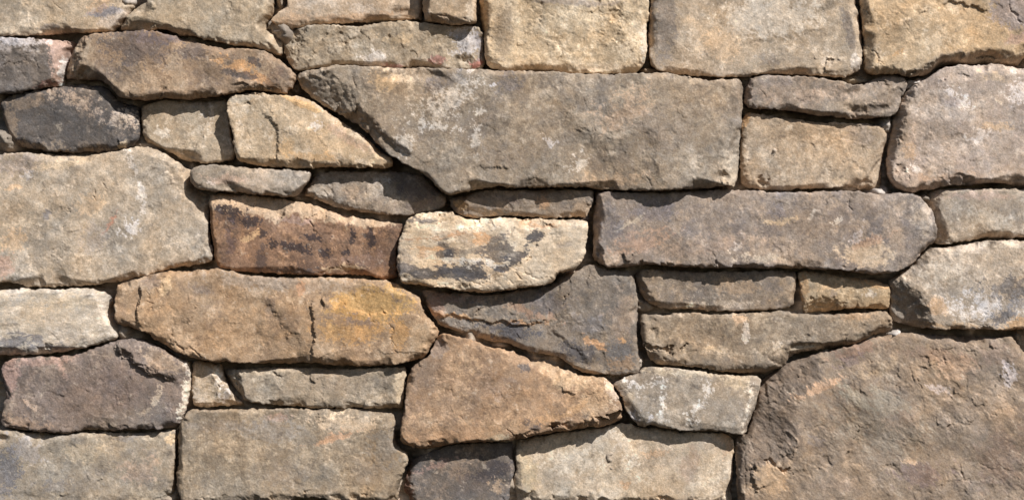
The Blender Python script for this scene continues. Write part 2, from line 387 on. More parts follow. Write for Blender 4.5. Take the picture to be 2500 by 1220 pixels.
 'tiny_chip': '2058,193 2074,185 2099,182 2117,189 2124,197 2107,203 2081,204',
}

# ------------------------------------------------------------------ the stones: face depth, arris, roughness, three rock colours, label, marks
WH = (200, 189, 172)
DK = (72, 66, 66)
OR = (190, 132, 68)
MORTAR = [   # squeezed-out mortar: x, y, rx, ry, angle, height, colour
    (2228, 203, 34, 14, -18, 44, (205, 198, 188)), (2194, 816, 20, 9, -20, 46, (215, 208, 198)), (1562, 888, 12, 22, 0, 40, (190, 178, 160)),
    (22, 335, 60, 44, 0, 24, (150, 138, 120)), (312, 4, 22, 12, 0, 36, (190, 180, 165)), (314, 812, 44, 22, 10, 14, (175, 160, 138)),
    (2166, 305, 22, 24, 0, 26, (190, 180, 165)), (2158, 470, 30, 12, 0, 26, (205, 196, 184)), (1424, 535, 16, 10, 0, 24, (180, 170, 170)),
    (678, 72, 40, 24, 30, 14, (150, 138, 122)), (2255, 480, 26, 10, 20, 28, (150, 138, 120)), (1575, 748, 30, 20, 0, 14, (140, 128, 110)),
    (720, 210, 16, 26, 0, 12, (150, 138, 122)), (1590, 172, 30, 10, 0, 36, (165, 140, 108)), (2490, 830, 14, 20, 0, 34, (150, 138, 120)),
]
STONES = [
 ('tan_corner', 70, 20, 1.0, (186,163,130), (158,136,106), (205,180,145), "tan block in the upper left corner with a blue-grey smudge at its end",
  [('b',258,30,44,13,-8,(122,122,132),.8,.6), ('b',275,48,40,16,-25,(196,178,160),.6,.7), ('b',235,16,25,18,0,(200,150,100),.4,.8), ('b',115,66,24,8,0,(120,112,108),.6,.8), ('crk','128,0 150,34 160,58',3,2.5)]),
 ('olive_ledge', 84, 22, 1.0, (168,148,118), (146,128,100), (186,168,138), "olive-tan block with a stepped lower edge, top row, second stone along",
  [('bev','650,-60 642,0 640,60 668,120',.35,50), ('led','352,-6 372,8 384,24',(340,30),6,20), ('bev','385,62 440,74 520,88 610,104 690,124',.55,20), ('crk','476,0 480,20 474,34',2.5,2)]),
 ('knob', 50, 9, 1.6, (140,126,106), (105,95,84), (170,150,120), "tiny rounded knob of rock wedged at the top edge", []),
 ('wedge_tan', 60, 16, 0.55, (188,160,126), (166,138,104), (202,178,148), "smooth tan wedge tapering to a point at its lower left, top edge",
  [('b',720,45,60,14,-6,(190,150,108),.6,.5), ('b',880,40,90,10,-4,(180,140,100),.6,.6), ('b',880,20,40,14,0,(200,182,160),.5,.7)]),
 ('small_block', 100, 16, 0.8, (176,148,112), (150,126,96), (188,164,130), "small proud brown block at the top edge beside the rough golden one",
  [('bev','1033,33 1069,35 1105,39 1150,55',.8,40), ('b',1090,48,45,10,10,(110,98,86),.6,.7), ('b',1150,20,10,40,0,(205,182,150),.6,.4)]),  # dark patch below the crease: underside shade painted into the colour
 ('rough_strip', 66, 18, 2.2, (160,142,114), (134,120,98), (180,164,138), "rough grey-tan strip with pink stains along its lower right edge",
  [('bev','757,60 744,100 722,172',.55,40), ('b',958,160,28,6,8,(172,124,112),.8,.5), ('b',1070,146,18,13,0,(170,118,106),.85,.7), ('b',1164,155,16,11,-30,(176,110,96),.9,.5),
   ('b',1140,100,38,32,20,(178,176,178),.6,.9), ('b',915,146,32,20,0,(196,186,172),.6,.9), ('b',1172,112,10,40,0,(112,112,122),.5,.8), ('b',970,95,30,14,0,(182,154,112),.6,.8), ('dent',950,88,8,12,20,5), ('led','1048,140 1056,148 1058,162',(1080,150),8,14)]),
 ('gold_rough', 80, 18, 2.4, (192,167,128), (166,142,106), (214,192,156), "coarse golden block with a deeply pitted face, top row",
  [('b',1228,80,24,70,5,(140,122,98),.7,.8), ('b',1400,6,110,9,2,(140,126,116),.6,.6), ('b',1572,100,10,40,0,(206,196,182),.6,.6), ('b',1450,165,90,8,-3,(150,126,96),.5,.8)]),
 ('big_top', 76, 22, 0.8, (178,156,126), (150,132,108), (200,182,156), "large tan block in the top row with a grey left end and a pale middle",
  [('b',1622,50,34,110,4,(116,106,96),.75,.8), ('b',1880,40,110,55,0,(190,177,156),.7,.7), ('b',1760,110,50,40,0,(196,164,124),.6,.6), ('b',2072,75,14,55,-12,(112,102,94),.7,.6), ('b',1885,150,26,16,0,(120,108,96),.6,.9),
   ('bev','2062,-40 2068,18 2090,83 2076,120 2096,170',.35,60), ('led','1800,106 1890,98 1962,80 2030,68',(1900,60),3,50,8), ('led','2012,144 2012,160 2014,180',(2040,160),7,30), ('b',2090,150,12,24,0,(206,194,178),.6,.5)]),
 ('yellow_corner', 92, 16, 1.1, (194,163,120), (170,142,104), (208,182,144), "yellow-tan block in the upper right corner with a curved overhanging lower edge",
  [('bev','2193,181 2233,170 2269,153 2312,134 2341,128 2377,125 2420,126 2467,135 2560,142',1.35,50), ('b',2480,26,70,52,20,(146,132,126),.85,.5), ('b',2490,90,40,18,-20,(168,128,110),.6,.7), ('pc','2150,200 2193,181 2269,153 2312,134 2377,125 2420,126 2520,140 2520,200',(140,122,100),.7),  # darker outlined area: shade of the overhang put into the colour
   ('led','2287,6 2323,5 2377,17 2413,30',(2340,60),-7,40), ('crk','2456,2 2470,30 2487,58 2520,70',4,6), ('crk','2128,124 2144,144 2160,164',6,6), ('crk','2118,160 2135,168 2152,172',3,4), ('crk','2108,20 2118,34',4,5), ('crk','2110,58 2120,66',3,4), ('crk','2205,40 2208,60 2222,84',2.5,2.5), ('b',2192,130,14,6,-40,OR,.5,.7)]),
 ('dark_pink', 76, 14, 2.2, (112,102,92), (84,77,71), (150,142,136), "dark craggy stone with a pink flank and a pale lit end, left edge",
  [('bev','90,86 119,130 130,170 108,218',.45,45), ('pc','88,80 119,130 131,170 126,215 160,220 190,100',(186,152,132),.85), ('pc','160,128 150,150 140,180 139,220 165,220 165,150',(222,216,208),.9),  # white end strip: sun on the side face painted as colour
   ('b',45,100,70,13,3,(176,170,168),.75,.8), ('b',112,206,30,6,-14,(150,106,96),.7,.6), ('crk','0,150 30,160 62,152',4,5), ('crk','88,150 96,172',4,5)], (-.02,0)),
 ('long_brown', 90, 26, 1.0, (156,128,98), (120,102,86), (180,152,118), "long brown stone with charcoal blotches and an orange streak on its right end",
  [('b',330,110,82,52,15,(84,76,74),.72,.95), ('b',470,122,40,26,20,(88,78,74),.7,.9), ('b',395,92,60,18,0,(104,94,98),.6,.9), ('b',580,163,48,16,12,(196,140,80),.65,.9), ('b',640,194,48,12,25,(198,138,76),.65,.8),
   ('b',622,152,24,9,35,DK,.8,.6), ('b',598,186,32,10,10,DK,.8,.6), ('b',668,200,22,24,30,(104,82,66),.7,.7), ('b',550,178,14,8,0,DK,.6,.8), ('b',200,150,34,50,0,(176,150,116),.6,.6), ('b',320,215,50,20,15,(182,146,104),.5,.7),
   ('led','560,206 610,214 660,214 690,218',(620,190),8,22), ('dent',398,226,10,14,20,6), ('crk','440,132 490,138 540,150',2.5,2.5), ('bev','252,188 290,212 340,232',.5,40), ('bev','232,66 206,130 200,170 214,206',.95,60)]),
 ('dark_oval', 60, 40, 1.0, (98,91,85), (80,76,73), (134,118,101), "dark charcoal oval stone with a sprinkle of cream spots, left side",
  [('b',215,262,110,14,24,(176,150,126),.4,3.4), ('b',165,245,50,8,10,(160,138,116),.4,2.8), ('b',295,290,36,10,30,(196,176,150),.5,3.4), ('b',130,362,140,9,4,(150,130,104),.5,1.8), ('b',20,290,20,60,0,(140,120,96),.6,.9),
   ('b',296,356,16,9,-30,(206,180,140),.9,.5), ('b',160,300,120,34,18,(80,77,75),.6,.9), ('b',60,250,50,16,-10,(128,110,90),.6,1.0), ('led','282,346 298,356 302,366',(320,340),7,14)]),
 ('tan_square', 44, 22, 0.6, (174,154,124), (154,136,110), (192,176,150), "plain tan stone half shaded by the cracked tan one beside it",
  [('bev','378,250 358,306 362,350 420,372',.45,45), ('b',390,325,24,10,15,(206,196,178),.6,.9), ('b',508,285,6,22,-5,(210,202,190),.6,.8), ('led','521,322 484,346 470,370 470,396',(510,370),4,30)]),
 ('tan_tongue', 92, 20, 0.8, (190,163,125), (168,142,106), (204,182,150), "tan stone split by a crack and narrowing to a tongue under the giant slab",
  [('led','634,266 661,287 677,317 680,361 675,388 676,414',(760,340),7,150,5), ('bev','640,236 694,240 772,268 850,322 915,372 960,400',.55,30), ('bev','708,391 780,398 852,401 950,402',.7,22), ('b',776,306,13,10,0,(208,202,194),.8,.8),
   ('b',740,255,60,8,24,(206,160,98),.75,.5), ('b',700,360,20,24,0,(198,156,100),.5,.7), ('b',770,385,60,10,4,(198,152,94),.6,.7), ('b',855,340,60,12,30,(176,138,112),.5,.8), ('b',590,240,42,12,-8,(150,138,116),.7,.8), ('bev','556,266 600,252 650,240',.5,30), ('crk','600,310 612,340 606,380',2,2)]),
 ('giant', 122, 15, 1.15, (152,134,110), (126,113,98), (172,154,128), "largest stone, a long grey-tan slab with white flecks and a tapering left end",
  [('bev','802,158 831,200 862,214 880,270 908,312 940,366 1010,420',.48,100), ('bev','815,256 845,262 876,270 893,306 915,352 960,396',1.1,30), ('b',1095,250,66,30,-35,(196,184,166),.6,1.9), ('b',1060,310,64,9,10,WH,.75,1.3), ('b',1204,206,9,7,0,(226,222,222),.9,.7), ('b',1172,272,14,9,40,WH,.8,.9),
   ('b',1163,345,10,34,8,WH,.6,1.3), ('b',1412,404,24,14,-10,WH,.7,1.4), ('b',985,192,44,16,25,(196,176,146),.6,1.1), ('b',1340,352,14,9,30,(204,198,194),.7,1.1), ('b',1090,195,40,20,0,(112,104,98),.6,1.1), ('b',1240,205,34,24,0,(108,102,102),.6,1.0),
   ('b',1525,275,70,34,-35,(176,142,108),.6,1.1), ('b',1785,420,26,55,0,(190,168,136),.6,.8), ('b',1060,215,26,14,0,(102,96,96),.5,1.1), ('b',1480,445,90,14,-4,(176,146,112),.55,1.1), ('b',990,360,20,26,0,(190,180,164),.6,1.0), ('b',940,205,30,20,0,(194,160,112),.5,1.0),
   ('b',1240,390,60,30,0,(118,109,100),.4,1.1), ('b',1620,330,80,50,0,(130,118,104),.5,1.0), ('crk','861,196 868,210 876,226',3,4), ('led','912,310 924,318 934,324',(920,300),7,18), ('led','1762,452 1772,444 1784,458',(1740,440),9,16), ('crk','1694,396 1702,404 1698,414',2.5,3), ('crk','1476,436 1500,448',2.5,3), ('crk','1576,440 1592,452',3,4)]),
 ('brown_strip', 82, 16, 1.1, (150,133,113), (126,114,103), (168,144,118), "brown strip with a wavy top edge, resting on a square tan block near the right",
  [('bev','1841,180 1836,231 1833,262',1.5,40), ('bev','1923,268 1973,268 2016,275 2053,277 2125,281',.9,40), ('b',2025,190,60,5,12,(206,186,156),.6,.7), ('b',1940,230,120,24,0,(172,142,116),.3,1.2), ('b',2070,260,60,12,0,(172,150,120),.5,.8),
   ('led','2138,198 2160,202 2176,212',(2150,230),-7,18), ('b',1900,200,40,12,0,(118,106,98),.5,.9)]),
 ('tan_block', 52, 18, 1.0, (172,148,117), (148,130,106), (190,168,138), "square tan block with a hollow in its lower left corner",
  [('dent',1866,444,22,13,15,13), ('bev','1828,290 1824,360 1834,440 1850,470',.5,20), ('bev','2078,458 2130,446 2180,428',.7,30), ('b',1824,288,10,22,15,(200,146,84),.7,.8), ('b',2110,330,40,24,0,(148,130,112),.6,.9), ('crk','2012,408 2030,418 2046,420',2.5,3), ('crk','2000,310 2008,322',2.5,3), ('b',2050,440,20,12,0,(196,168,128),.5,.8)]),
 ('pink_pale', 88, 22, 1.1, (178,158,138), (158,140,126), (196,178,158), "big pale pinkish stone at the right edge with a dark craggy left flank",
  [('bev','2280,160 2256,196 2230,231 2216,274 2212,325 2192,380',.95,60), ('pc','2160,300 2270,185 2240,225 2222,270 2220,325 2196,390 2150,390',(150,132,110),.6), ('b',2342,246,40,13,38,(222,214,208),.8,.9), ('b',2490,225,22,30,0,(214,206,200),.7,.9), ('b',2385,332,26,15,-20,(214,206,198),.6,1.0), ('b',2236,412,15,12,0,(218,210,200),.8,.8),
   ('b',2310,430,70,10,-8,(170,136,104),.5,.8), ('bev','2220,462 2251,449 2305,438 2341,427 2395,434 2431,438 2520,452',1.1,40), ('b',2320,250,22,16,0,(140,126,124),.5,.9), ('b',2430,190,40,10,10,(200,170,130),.6,.8), ('b',2436,252,14,5,40,(214,190,160),.8,.6), ('b',2400,285,90,7,2,(150,132,116),.5,1.0), ('b',2440,310,50,10,0,(206,164,110),.45,1.0),
   ('led','2310,432 2340,424 2380,430',(2340,400),5,20), ('b',2220,375,16,20,0,(190,148,98),.5,.8), ('dent',2196,410,16,20,0,6)], (0,0)),
 ('big_left', 62, 24, 0.85, (174,155,128), (148,134,114), (194,174,146), "large tan block at the left edge with a white vertical streak and a faint red scratch",
  [('b',322,402,8,34,-14,(214,202,186),.75,.7), ('b',344,480,7,46,-8,(216,204,188),.8,.7), ('b',272,536,5,34,30,(190,122,92),.7,.7), ('b',322,558,22,15,-30,(218,212,206),.75,1.1), ('b',60,424,18,9,0,(204,200,198),.6,1.0), ('b',40,400,60,26,0,(146,130,122),.5,1.0),
   ('b',110,528,12,8,-20,(112,108,110),.7,.8), ('b',60,548,60,5,-4,(204,182,150),.7,.9), ('b',30,460,20,9,0,(206,164,116),.6,.9), ('b',150,400,80,12,-10,(206,178,136),.5,1.0), ('b',225,585,34,30,0,(134,126,120),.5,1.1), ('b',30,590,30,24,0,(200,160,112),.5,.9), ('b',10,650,26,30,0,(180,132,104),.6,.8), ('b',215,500,34,24,0,(194,162,122),.6,.8),
   ('crk','182,494 166,514 146,541',3,3.5), ('crk','252,440 256,452 260,468',3.5,4), ('crk','227,466 231,478',3,4), ('crk','108,568 104,592',2.5,2.5), ('crk','220,620 220,655',2.5,3), ('bev','520,612 487,624 397,655 306,677 180,688',.6,30), ('led','400,415 418,428 424,448',(380,460),4,40)]),
 ('sausage', 90, 24, 0.6, (166,148,124), (146,131,110), (184,164,140), "slim rounded tan stone, proud of its neighbours, left of the dark grey lens shaped one",
  [('b',555,440,50,12,0,(180,148,124),.6,.8), ('b',520,446,12,6,0,(206,186,168),.6,.7)]),
 ('grey_lens', 56, 20, 1.3, (150,134,114), (118,107,96), (174,158,136), "grey lens shaped stone under the tongue, darker toward its right tip",
  [('b',1000,455,70,26,30,(98,88,82),.7,.9), ('b',1020,500,50,14,-10,(112,98,90),.6,.9), ('b',860,465,18,24,10,(176,146,112),.4,.9), ('b',930,440,14,14,0,(196,190,184),.5,1.0)]),
 ('small_strip', 80, 16, 1.3, (146,128,106), (118,106,94), (172,144,112), "short brownish strip under the giant slab, above the cream and black stone",
  [('bev','1148,478 1146,498 1140,530',.9,40), ('b',1124,500,16,12,20,(170,138,92),.7,.7), ('dent',1134,488,8,6,20,7), ('b',1326,492,14,22,-25,(190,146,104),.7,.7), ('b',1250,490,30,10,0,(122,104,92),.5,.9), ('crk','1425,508 1440,505',2.5,3)]),
 ('rust_brown', 66, 16, 1.0, (142,106,78), (88,66,54), (174,128,88), "rust-brown stone with dark purple scabs below a cream upper face",
  [('bev','500,500 530,509 577,516 613,520 649,532 682,543 701,524 726,524 762,543 773,532 824,545 845,555 906,555 1000,548',.4,60),
   ('pc','480,460 515,520 530,508 577,515 613,519 649,533 684,546 697,528 726,523 762,545 773,532 824,545 845,556 906,556 940,552 1000,545 1000,500 700,450',(192,162,126),.9),
   ('b',560,514,50,10,4,(64,53,52),.92,1.0), ('b',600,538,40,15,15,(64,53,52),.92,1.0), ('b',766,578,32,9,10,(64,53,52),.92,1.0), ('b',722,606,44,10,18,(64,53,52),.92,1.0), ('b',757,596,8,12,0,(64,53,52),.92,1.0), ('b',795,620,14,12,0,(64,53,52),.92,1.0), ('b',842,617,15,8,10,(64,53,52),.92,1.0), ('b',904,590,8,26,0,(64,53,52),.92,1.0), ('b',858,580,10,16,0,(64,53,52),.92,1.0),
   ('b',643,572,14,9,0,(64,53,52),.92,1.0), ('b',664,596,15,10,10,(64,53,52),.92,1.0), ('b',636,632,14,30,10,(80,66,62),.75,.7), ('b',720,662,60,8,4,(78,70,68),.7,.7), ('b',604,580,22,9,-10,(206,164,112),.75,1.1), ('b',565,590,16,28,0,(84,68,72),.6,.9), ('b',720,540,36,8,10,(150,124,112),.6,.8), ('b',800,500,80,7,14,(196,156,110),.5,.9), ('b',900,640,50,20,0,(124,98,84),.6,.9),
   ('b',845,654,60,6,-4,(184,152,112),.85,.6), ('led','770,666 810,655 850,652 890,668',(830,640),5,16), ('bev','516,490 523,570 536,645',1.2,40), ('pc','500,530 520,500 525,570 540,650 500,660',(158,112,70),.7), ('b',950,520,24,12,0,(166,126,92),.6,.8)]),
 ('cream_black', 102, 16, 1.0, (214,188,150), (190,160,122), (226,208,178), "cream stone blotched with black, the palest in the middle of the wall",
  [('bev','980,560 1060,548 1130,544 1220,556 1300,562 1380,552 1450,560',.6,50), ('b',1034,664,66,17,6,(80,76,74),.9,.7), ('b',1100,668,120,12,2,(86,81,78),.85,.6), ('b',990,632,20,44,10,(128,116,104),.6,1.2), ('b',1160,612,70,10,-6,(104,94,86),.6,1.4), ('b',1010,650,30,10,0,(104,94,86),.7,1.0), ('b',1088,612,22,34,-25,(96,86,78),.8,.8), ('b',1098,624,10,14,0,(70,68,72),.8,.8), ('b',1150,660,52,26,0,(80,76,76),.9,.8), ('b',1083,664,18,11,-20,(74,71,74),.85,.9), ('b',1214,612,40,42,0,(92,83,76),.8,1.0), ('b',1228,650,30,12,-10,(74,72,76),.85,.9),
   ('b',1306,576,24,16,-20,(66,65,70),.9,.7), ('b',1266,626,40,13,-38,(78,75,76),.9,.7), ('b',1228,640,20,10,0,(70,68,72),.7,1.0), ('b',1140,590,18,14,0,(122,106,90),.6,1.2), ('b',1040,537,56,6,-6,(112,103,97),.8,.9), ('b',1120,575,90,5,4,(150,122,94),.6,1.0), ('b',1060,580,70,4,-3,(184,130,84),.6,.9), ('b',1180,640,120,4,6,(226,214,192),.8,.9), ('b',1100,640,80,4,10,(228,216,194),.8,.9), ('b',1330,548,70,6,4,(196,140,92),.6,.9), ('b',1110,530,60,8,0,(176,146,104),.6,.9), ('b',1050,604,44,7,0,(214,160,104),.75,.7), ('b',1176,586,20,14,10,(208,152,96),.75,.8), ('b',1030,620,20,10,0,(196,150,108),.5,1.0),
   ('pc','1180,700 1210,672 1254,662 1290,632 1308,596 1345,566 1380,540 1445,545 1440,640 1340,700',(192,172,142),.85), ('b',1380,600,20,7,-30,(140,130,120),.5,.9),  # cream-grey rim: its lit tone is put into the colour
   ('crk','1052,690 1085,688 1123,697 1170,688 1213,686',3.5,4), ('crk','1200,676 1254,668 1300,676 1355,670',4,4.5), ('crk','1150,704 1213,697 1300,690',3,3), ('led','1200,668 1254,660 1290,630 1308,594 1345,565',(1340,620),4,40), ('b',1240,695,90,12,-6,(180,162,134),.7,.6)], (0,0), 0.1),
 ('grey_long', 88, 18, 1.1, (148,132,116), (122,111,104), (172,148,122), "long grey-brown slab right of the cream stone with a tan patch by its lower right",
  [('bev','1461,480 1469,534 1467,592 1478,636',1.5,40), ('bev','1490,658 1506,651 1560,640 1633,642 1777,647 1831,640 1885,648 1926,644 2016,653 2090,660',1.6,50), ('b',2114,622,64,32,10,(190,164,130),.85,.6), ('b',2120,590,50,12,-15,(170,130,100),.6,.8), ('b',2042,540,15,7,-25,WH,.8,.7), ('b',2090,580,24,10,-50,(190,184,184),.6,.9), ('b',1514,552,11,16,0,(176,168,160),.8,.6),
   ('b',1560,590,70,22,-12,(176,136,106),.55,1.1), ('b',1500,560,30,24,0,(98,90,90),.6,1.0), ('b',1590,515,60,24,0,(112,104,108),.5,1.0), ('b',1900,540,40,6,0,(196,168,128),.7,1.1), ('b',1895,515,22,18,0,(116,110,114),.5,.9), ('b',1980,525,14,5,-35,WH,.6,.9), ('b',1860,630,60,9,2,(196,178,150),.55,1.0), ('b',1720,600,120,20,-8,(168,140,116),.4,1.1), ('b',1800,600,6,20,30,(206,194,180),.6,.8),
   ('b',2250,530,22,50,-10,(186,164,136),.55,.9), ('crk','2067,492 2070,508 2083,527',3.5,5), ('crk','1995,478 2000,484',3,3), ('led','1516,622 1526,636 1536,642',(1560,620),8,18), ('bev','2200,660 2240,620 2275,586',.6,30), ('b',1540,545,40,4,-30,(194,176,148),.6,.7)]),
 ('right_block', 66, 20, 0.6, (170,151,126), (150,134,114), (186,168,142), "plain tan block at the right edge with a dark slanting left side",
  [('bev','2305,460 2299,509 2301,534 2322,584',1.05,45), ('b',2400,478,90,10,0,(184,152,132),.5,.8), ('b',2420,540,70,24,20,(186,174,154),.5,1.0)]),
 ('right_frost', 82, 22, 1.2, (176,158,134), (152,136,116), (196,178,154), "pale stone at the right edge with frosty white and blue-black stains",
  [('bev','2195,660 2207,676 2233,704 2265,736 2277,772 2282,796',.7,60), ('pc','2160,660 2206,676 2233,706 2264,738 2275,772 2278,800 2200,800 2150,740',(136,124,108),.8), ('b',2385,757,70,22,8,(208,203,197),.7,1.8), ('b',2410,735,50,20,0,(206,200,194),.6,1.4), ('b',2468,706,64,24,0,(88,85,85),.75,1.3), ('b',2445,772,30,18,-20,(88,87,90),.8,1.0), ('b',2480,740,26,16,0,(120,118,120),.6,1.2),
   ('b',2300,668,60,30,0,(190,178,158),.5,1.0), ('b',2290,750,24,20,40,(200,156,106),.55,.8), ('b',2490,790,50,14,-20,(196,152,100),.8,.6), ('b',2330,795,70,7,0,(186,148,102),.6,.8), ('crk','2376,680 2390,688 2396,700',2.5,2.5), ('crk','2330,796 2380,792 2420,798',4,4), ('b',2450,600,50,6,4,(214,198,170),.6,.6)], (0,0)),
 ('orange_long', 84, 30, 1.0, (170,136,98), (142,114,86), (190,158,120), "long rounded orange-tan stone with a golden raised right half and a stepped crack",
  [('led','340,688 345,715 340,743 334,798',(380,740),11,70,4), ('led','770,726 764,751 767,787 769,816 764,850 766,886',(850,800),10,170,4), ('led','645,722 672,754 697,797 712,834',(740,760),4,60,7), ('led','484,722 480,751 462,796',(440,750),5,30), ('crk','418,838 440,846 469,856 501,876',5,5), ('crk','360,712 368,730 369,752',3,4), ('crk','950,792 958,812 957,830 962,850',3.5,4), ('crk','870,745 876,755 880,770',2.5,3),
   ('b',900,745,110,52,-6,(188,142,74),.85,.7), ('b',860,800,80,40,0,(188,138,76),.75,.9), ('b',975,810,24,40,0,(196,138,66),.6,.9), ('b',830,780,60,12,8,(112,98,90),.5,1.3), ('b',880,785,36,10,15,(108,96,92),.55,1.2), ('b',700,690,180,22,3,(160,140,118),.6,.9), ('b',404,696,16,26,10,(204,170,124),.75,.6), ('b',370,690,26,14,0,(128,108,92),.6,.8), ('b',495,705,30,14,0,(124,106,92),.5,.9),
   ('b',660,750,14,24,0,(122,104,90),.5,.9), ('b',590,800,70,50,0,(178,138,94),.4,.9), ('b',1020,700,30,24,40,(176,148,116),.6,.7), ('b',1030,820,26,40,0,(176,148,112),.6,.8), ('b',735,702,10,22,0,(196,140,96),.6,.8), ('b',520,880,140,12,4,(140,118,92),.4,.9)]),
 ('slate_wedge', 60, 14, 1.6, (132,119,103), (108,100,90), (154,134,108), "dark slate-brown wedge with blue-black patches and thin orange veins",
  [('led','1045,760 1090,768 1140,776 1200,780 1290,792 1370,774',(1300,740),8,60), ('b',1110,772,70,6,8,(196,148,94),.75,.8), ('b',1280,788,80,5,2,(190,140,90),.65,.9), ('b',1240,808,60,20,8,(76,76,82),.8,1.0), ('b',1416,862,48,22,25,(74,72,76),.75,1.0), ('b',1520,850,34,36,0,(96,97,100),.7,.9), ('b',1430,795,44,20,0,(120,116,116),.5,.9), ('b',1330,745,60,28,-10,(92,86,88),.6,1.0), ('b',1450,838,36,9,32,(190,138,88),.75,.9), ('b',1520,828,8,8,0,(206,156,100),.8,.7), ('b',1390,662,30,6,-20,(184,120,70),.8,.6),
   ('b',1060,755,30,24,30,(160,124,104),.5,.8), ('b',1520,890,34,14,0,(150,116,80),.6,1.0), ('b',1100,725,70,14,6,(142,116,102),.5,.9), ('b',1290,760,60,10,20,(164,124,92),.5,1.1), ('b',1520,780,30,60,0,(146,124,104),.5,1.0), ('crk','1388,707 1382,724 1373,745',4,6), ('crk','1265,776 1285,788 1310,786',3,4), ('bev','1075,790 1160,806 1280,838 1370,872 1420,905',.55,30), ('led','1330,800 1380,830 1420,862 1440,900',(1460,820),6,50,7), ('crk','1345,778 1380,776',2,2)]),
 ('chamfer_strip', 56, 16, 0.9, (138,122,102), (112,101,91), (166,142,112), "brown strip with a dark slanting left end beneath the long grey slab",
  [('bev','1560,650 1575,682 1604,736 1640,766',1.0,45), ('b',1688,748,10,6,0,(216,202,176),.85,.5), ('b',1760,740,70,10,0,(184,164,138),.5,1.0), ('b',1800,700,60,18,0,(172,140,104),.5,1.0), ('b',1890,700,26,18,0,(96,90,88),.5,1.0), ('bev','1945,660 1938,720 1930,755',.8,20)]),
 ('ochre_chip', 52, 11, 1.1, (172,146,108), (150,130,100), (194,168,128), "short ochre stone with orange edges and a ridge across its middle",
  [('bev','1955,738 1985,724 2009,717 2030,732 2052,736 2107,734 2185,748',.75,40), ('b',1966,700,10,40,8,(190,142,88),.6,.8), ('b',2140,696,50,6,16,(194,146,90),.65,.7), ('b',2040,702,60,5,-6,(206,168,118),.6,.8), ('b',2040,718,10,10,0,(134,120,108),.6,.9), ('b',2130,720,10,8,0,(210,198,180),.7,.8), ('led','2036,722 2052,736 2070,736',(2040,750),-5,20)]),
 ('brown_ledge', 74, 20, 1.2, (150,130,104), (124,110,92), (174,152,122), "olive-brown stone with a white drip stain and a dark slot at its left end",
  [('crk','1574,846 1600,850 1630,853 1680,846',8,18), ('b',1821,812,8,28,-6,(212,196,176),.85,.6), ('b',1808,780,16,12,0,(204,164,122),.7,.7), ('b',1895,845,16,8,0,(206,186,158),.7,.9), ('b',1960,850,60,6,-2,(206,180,140),.7,.9), ('b',1740,852,20,7,10,(200,172,132),.7,.8), ('b',1840,862,120,5,-2,(188,166,136),.5,.9), ('bev','1580,860 1620,872 1700,884 1780,890 1850,888 1910,872 1960,856',.6,40), ('b',2090,770,40,14,0,(186,144,100),.45,1.0), ('b',1780,890,110,16,0,(112,100,86),.5,1.0),
   ('dent',1596,806,18,12,20,5), ('led','1640,862 1652,872 1660,884',(1640,880),4,20), ('b',2050,820,60,24,0,(130,116,98),.4,1.0)]),
 ('pale_left', 72, 26, 1.1, (188,174,151), (168,155,134), (202,190,172), "pale cream-grey rounded block at the left edge with blue-black smears along its foot",
  [('b',36,832,46,16,-8,(100,98,102),.75,1.0), ('b',86,826,20,12,0,(104,102,106),.75,.9), ('b',105,850,60,7,-6,(110,106,106),.7,1.0), ('b',180,735,80,20,0,(186,160,118),.4,1.1), ('b',248,780,12,50,0,(214,204,188),.6,.7), ('b',60,760,60,30,0,(186,160,122),.4,1.1), ('bev','-40,838 80,846 180,842 270,818',.5,30), ('crk','86,846 96,860',3,4)], (0,0), -0.12),
 ('plum', 68, 16, 1.2, (134,116,102), (112,99,89), (158,138,117), "plum-brown stone with a jagged ledge across its upper right corner, left edge",
  [('led','272,838 290,852 318,866 326,886 371,908 415,922 444,944',(400,875),17,90,9), ('b',22,905,24,60,0,(178,140,124),.7,.7), ('b',110,880,70,12,-4,(176,138,120),.6,.8), ('b',150,900,6,30,-20,(196,156,136),.6,.9), ('b',382,972,9,26,22,(206,180,146),.8,.8), ('b',355,1004,22,6,-30,(200,174,138),.7,.9), ('b',72,988,22,7,25,(206,172,140),.8,.8), ('b',330,1020,90,30,0,(124,110,94),.6,.9), ('b',400,880,60,24,25,(166,140,112),.75,.7), ('b',60,1030,50,16,10,(176,140,106),.5,1.0), ('b',280,950,60,50,0,(122,104,96),.5,.9),
   ('bev','456,870 452,910 440,962 428,1025',.9,40), ('pc','460,860 455,910 444,962 432,1030 440,1045 480,900',(226,210,186),.95), ('b',230,950,150,50,0,(116,100,90),.5,.9), ('crk','10,944 18,960 14,978',4,6), ('led','258,1048 300,1040 330,1048',(300,1020),4,16), ('bev','0,1032 100,1046 200,1046',.6,16)]),  # pale right strip: sunlight on that side is painted in
 ('sliver_triangle', 44, 16, 1.1, (178,158,128), (150,134,112), (206,192,172), "small tan triangle stone tucked between the plum stone and a grey wedge",
  [('b',545,962,14,22,15,(216,208,198),.8,.8), ('b',530,920,8,24,10,(204,192,176),.7,.8), ('b',490,930,20,40,0,(164,140,106),.5,.8), ('led','520,900 526,930 540,958',(490,940),7,26)]),
 ('grey_wedge', 62, 9, 1.4, (158,140,114), (132,118,98), (180,162,134), "grey-tan wedge with a lit upper edge and a slanted dark left end",
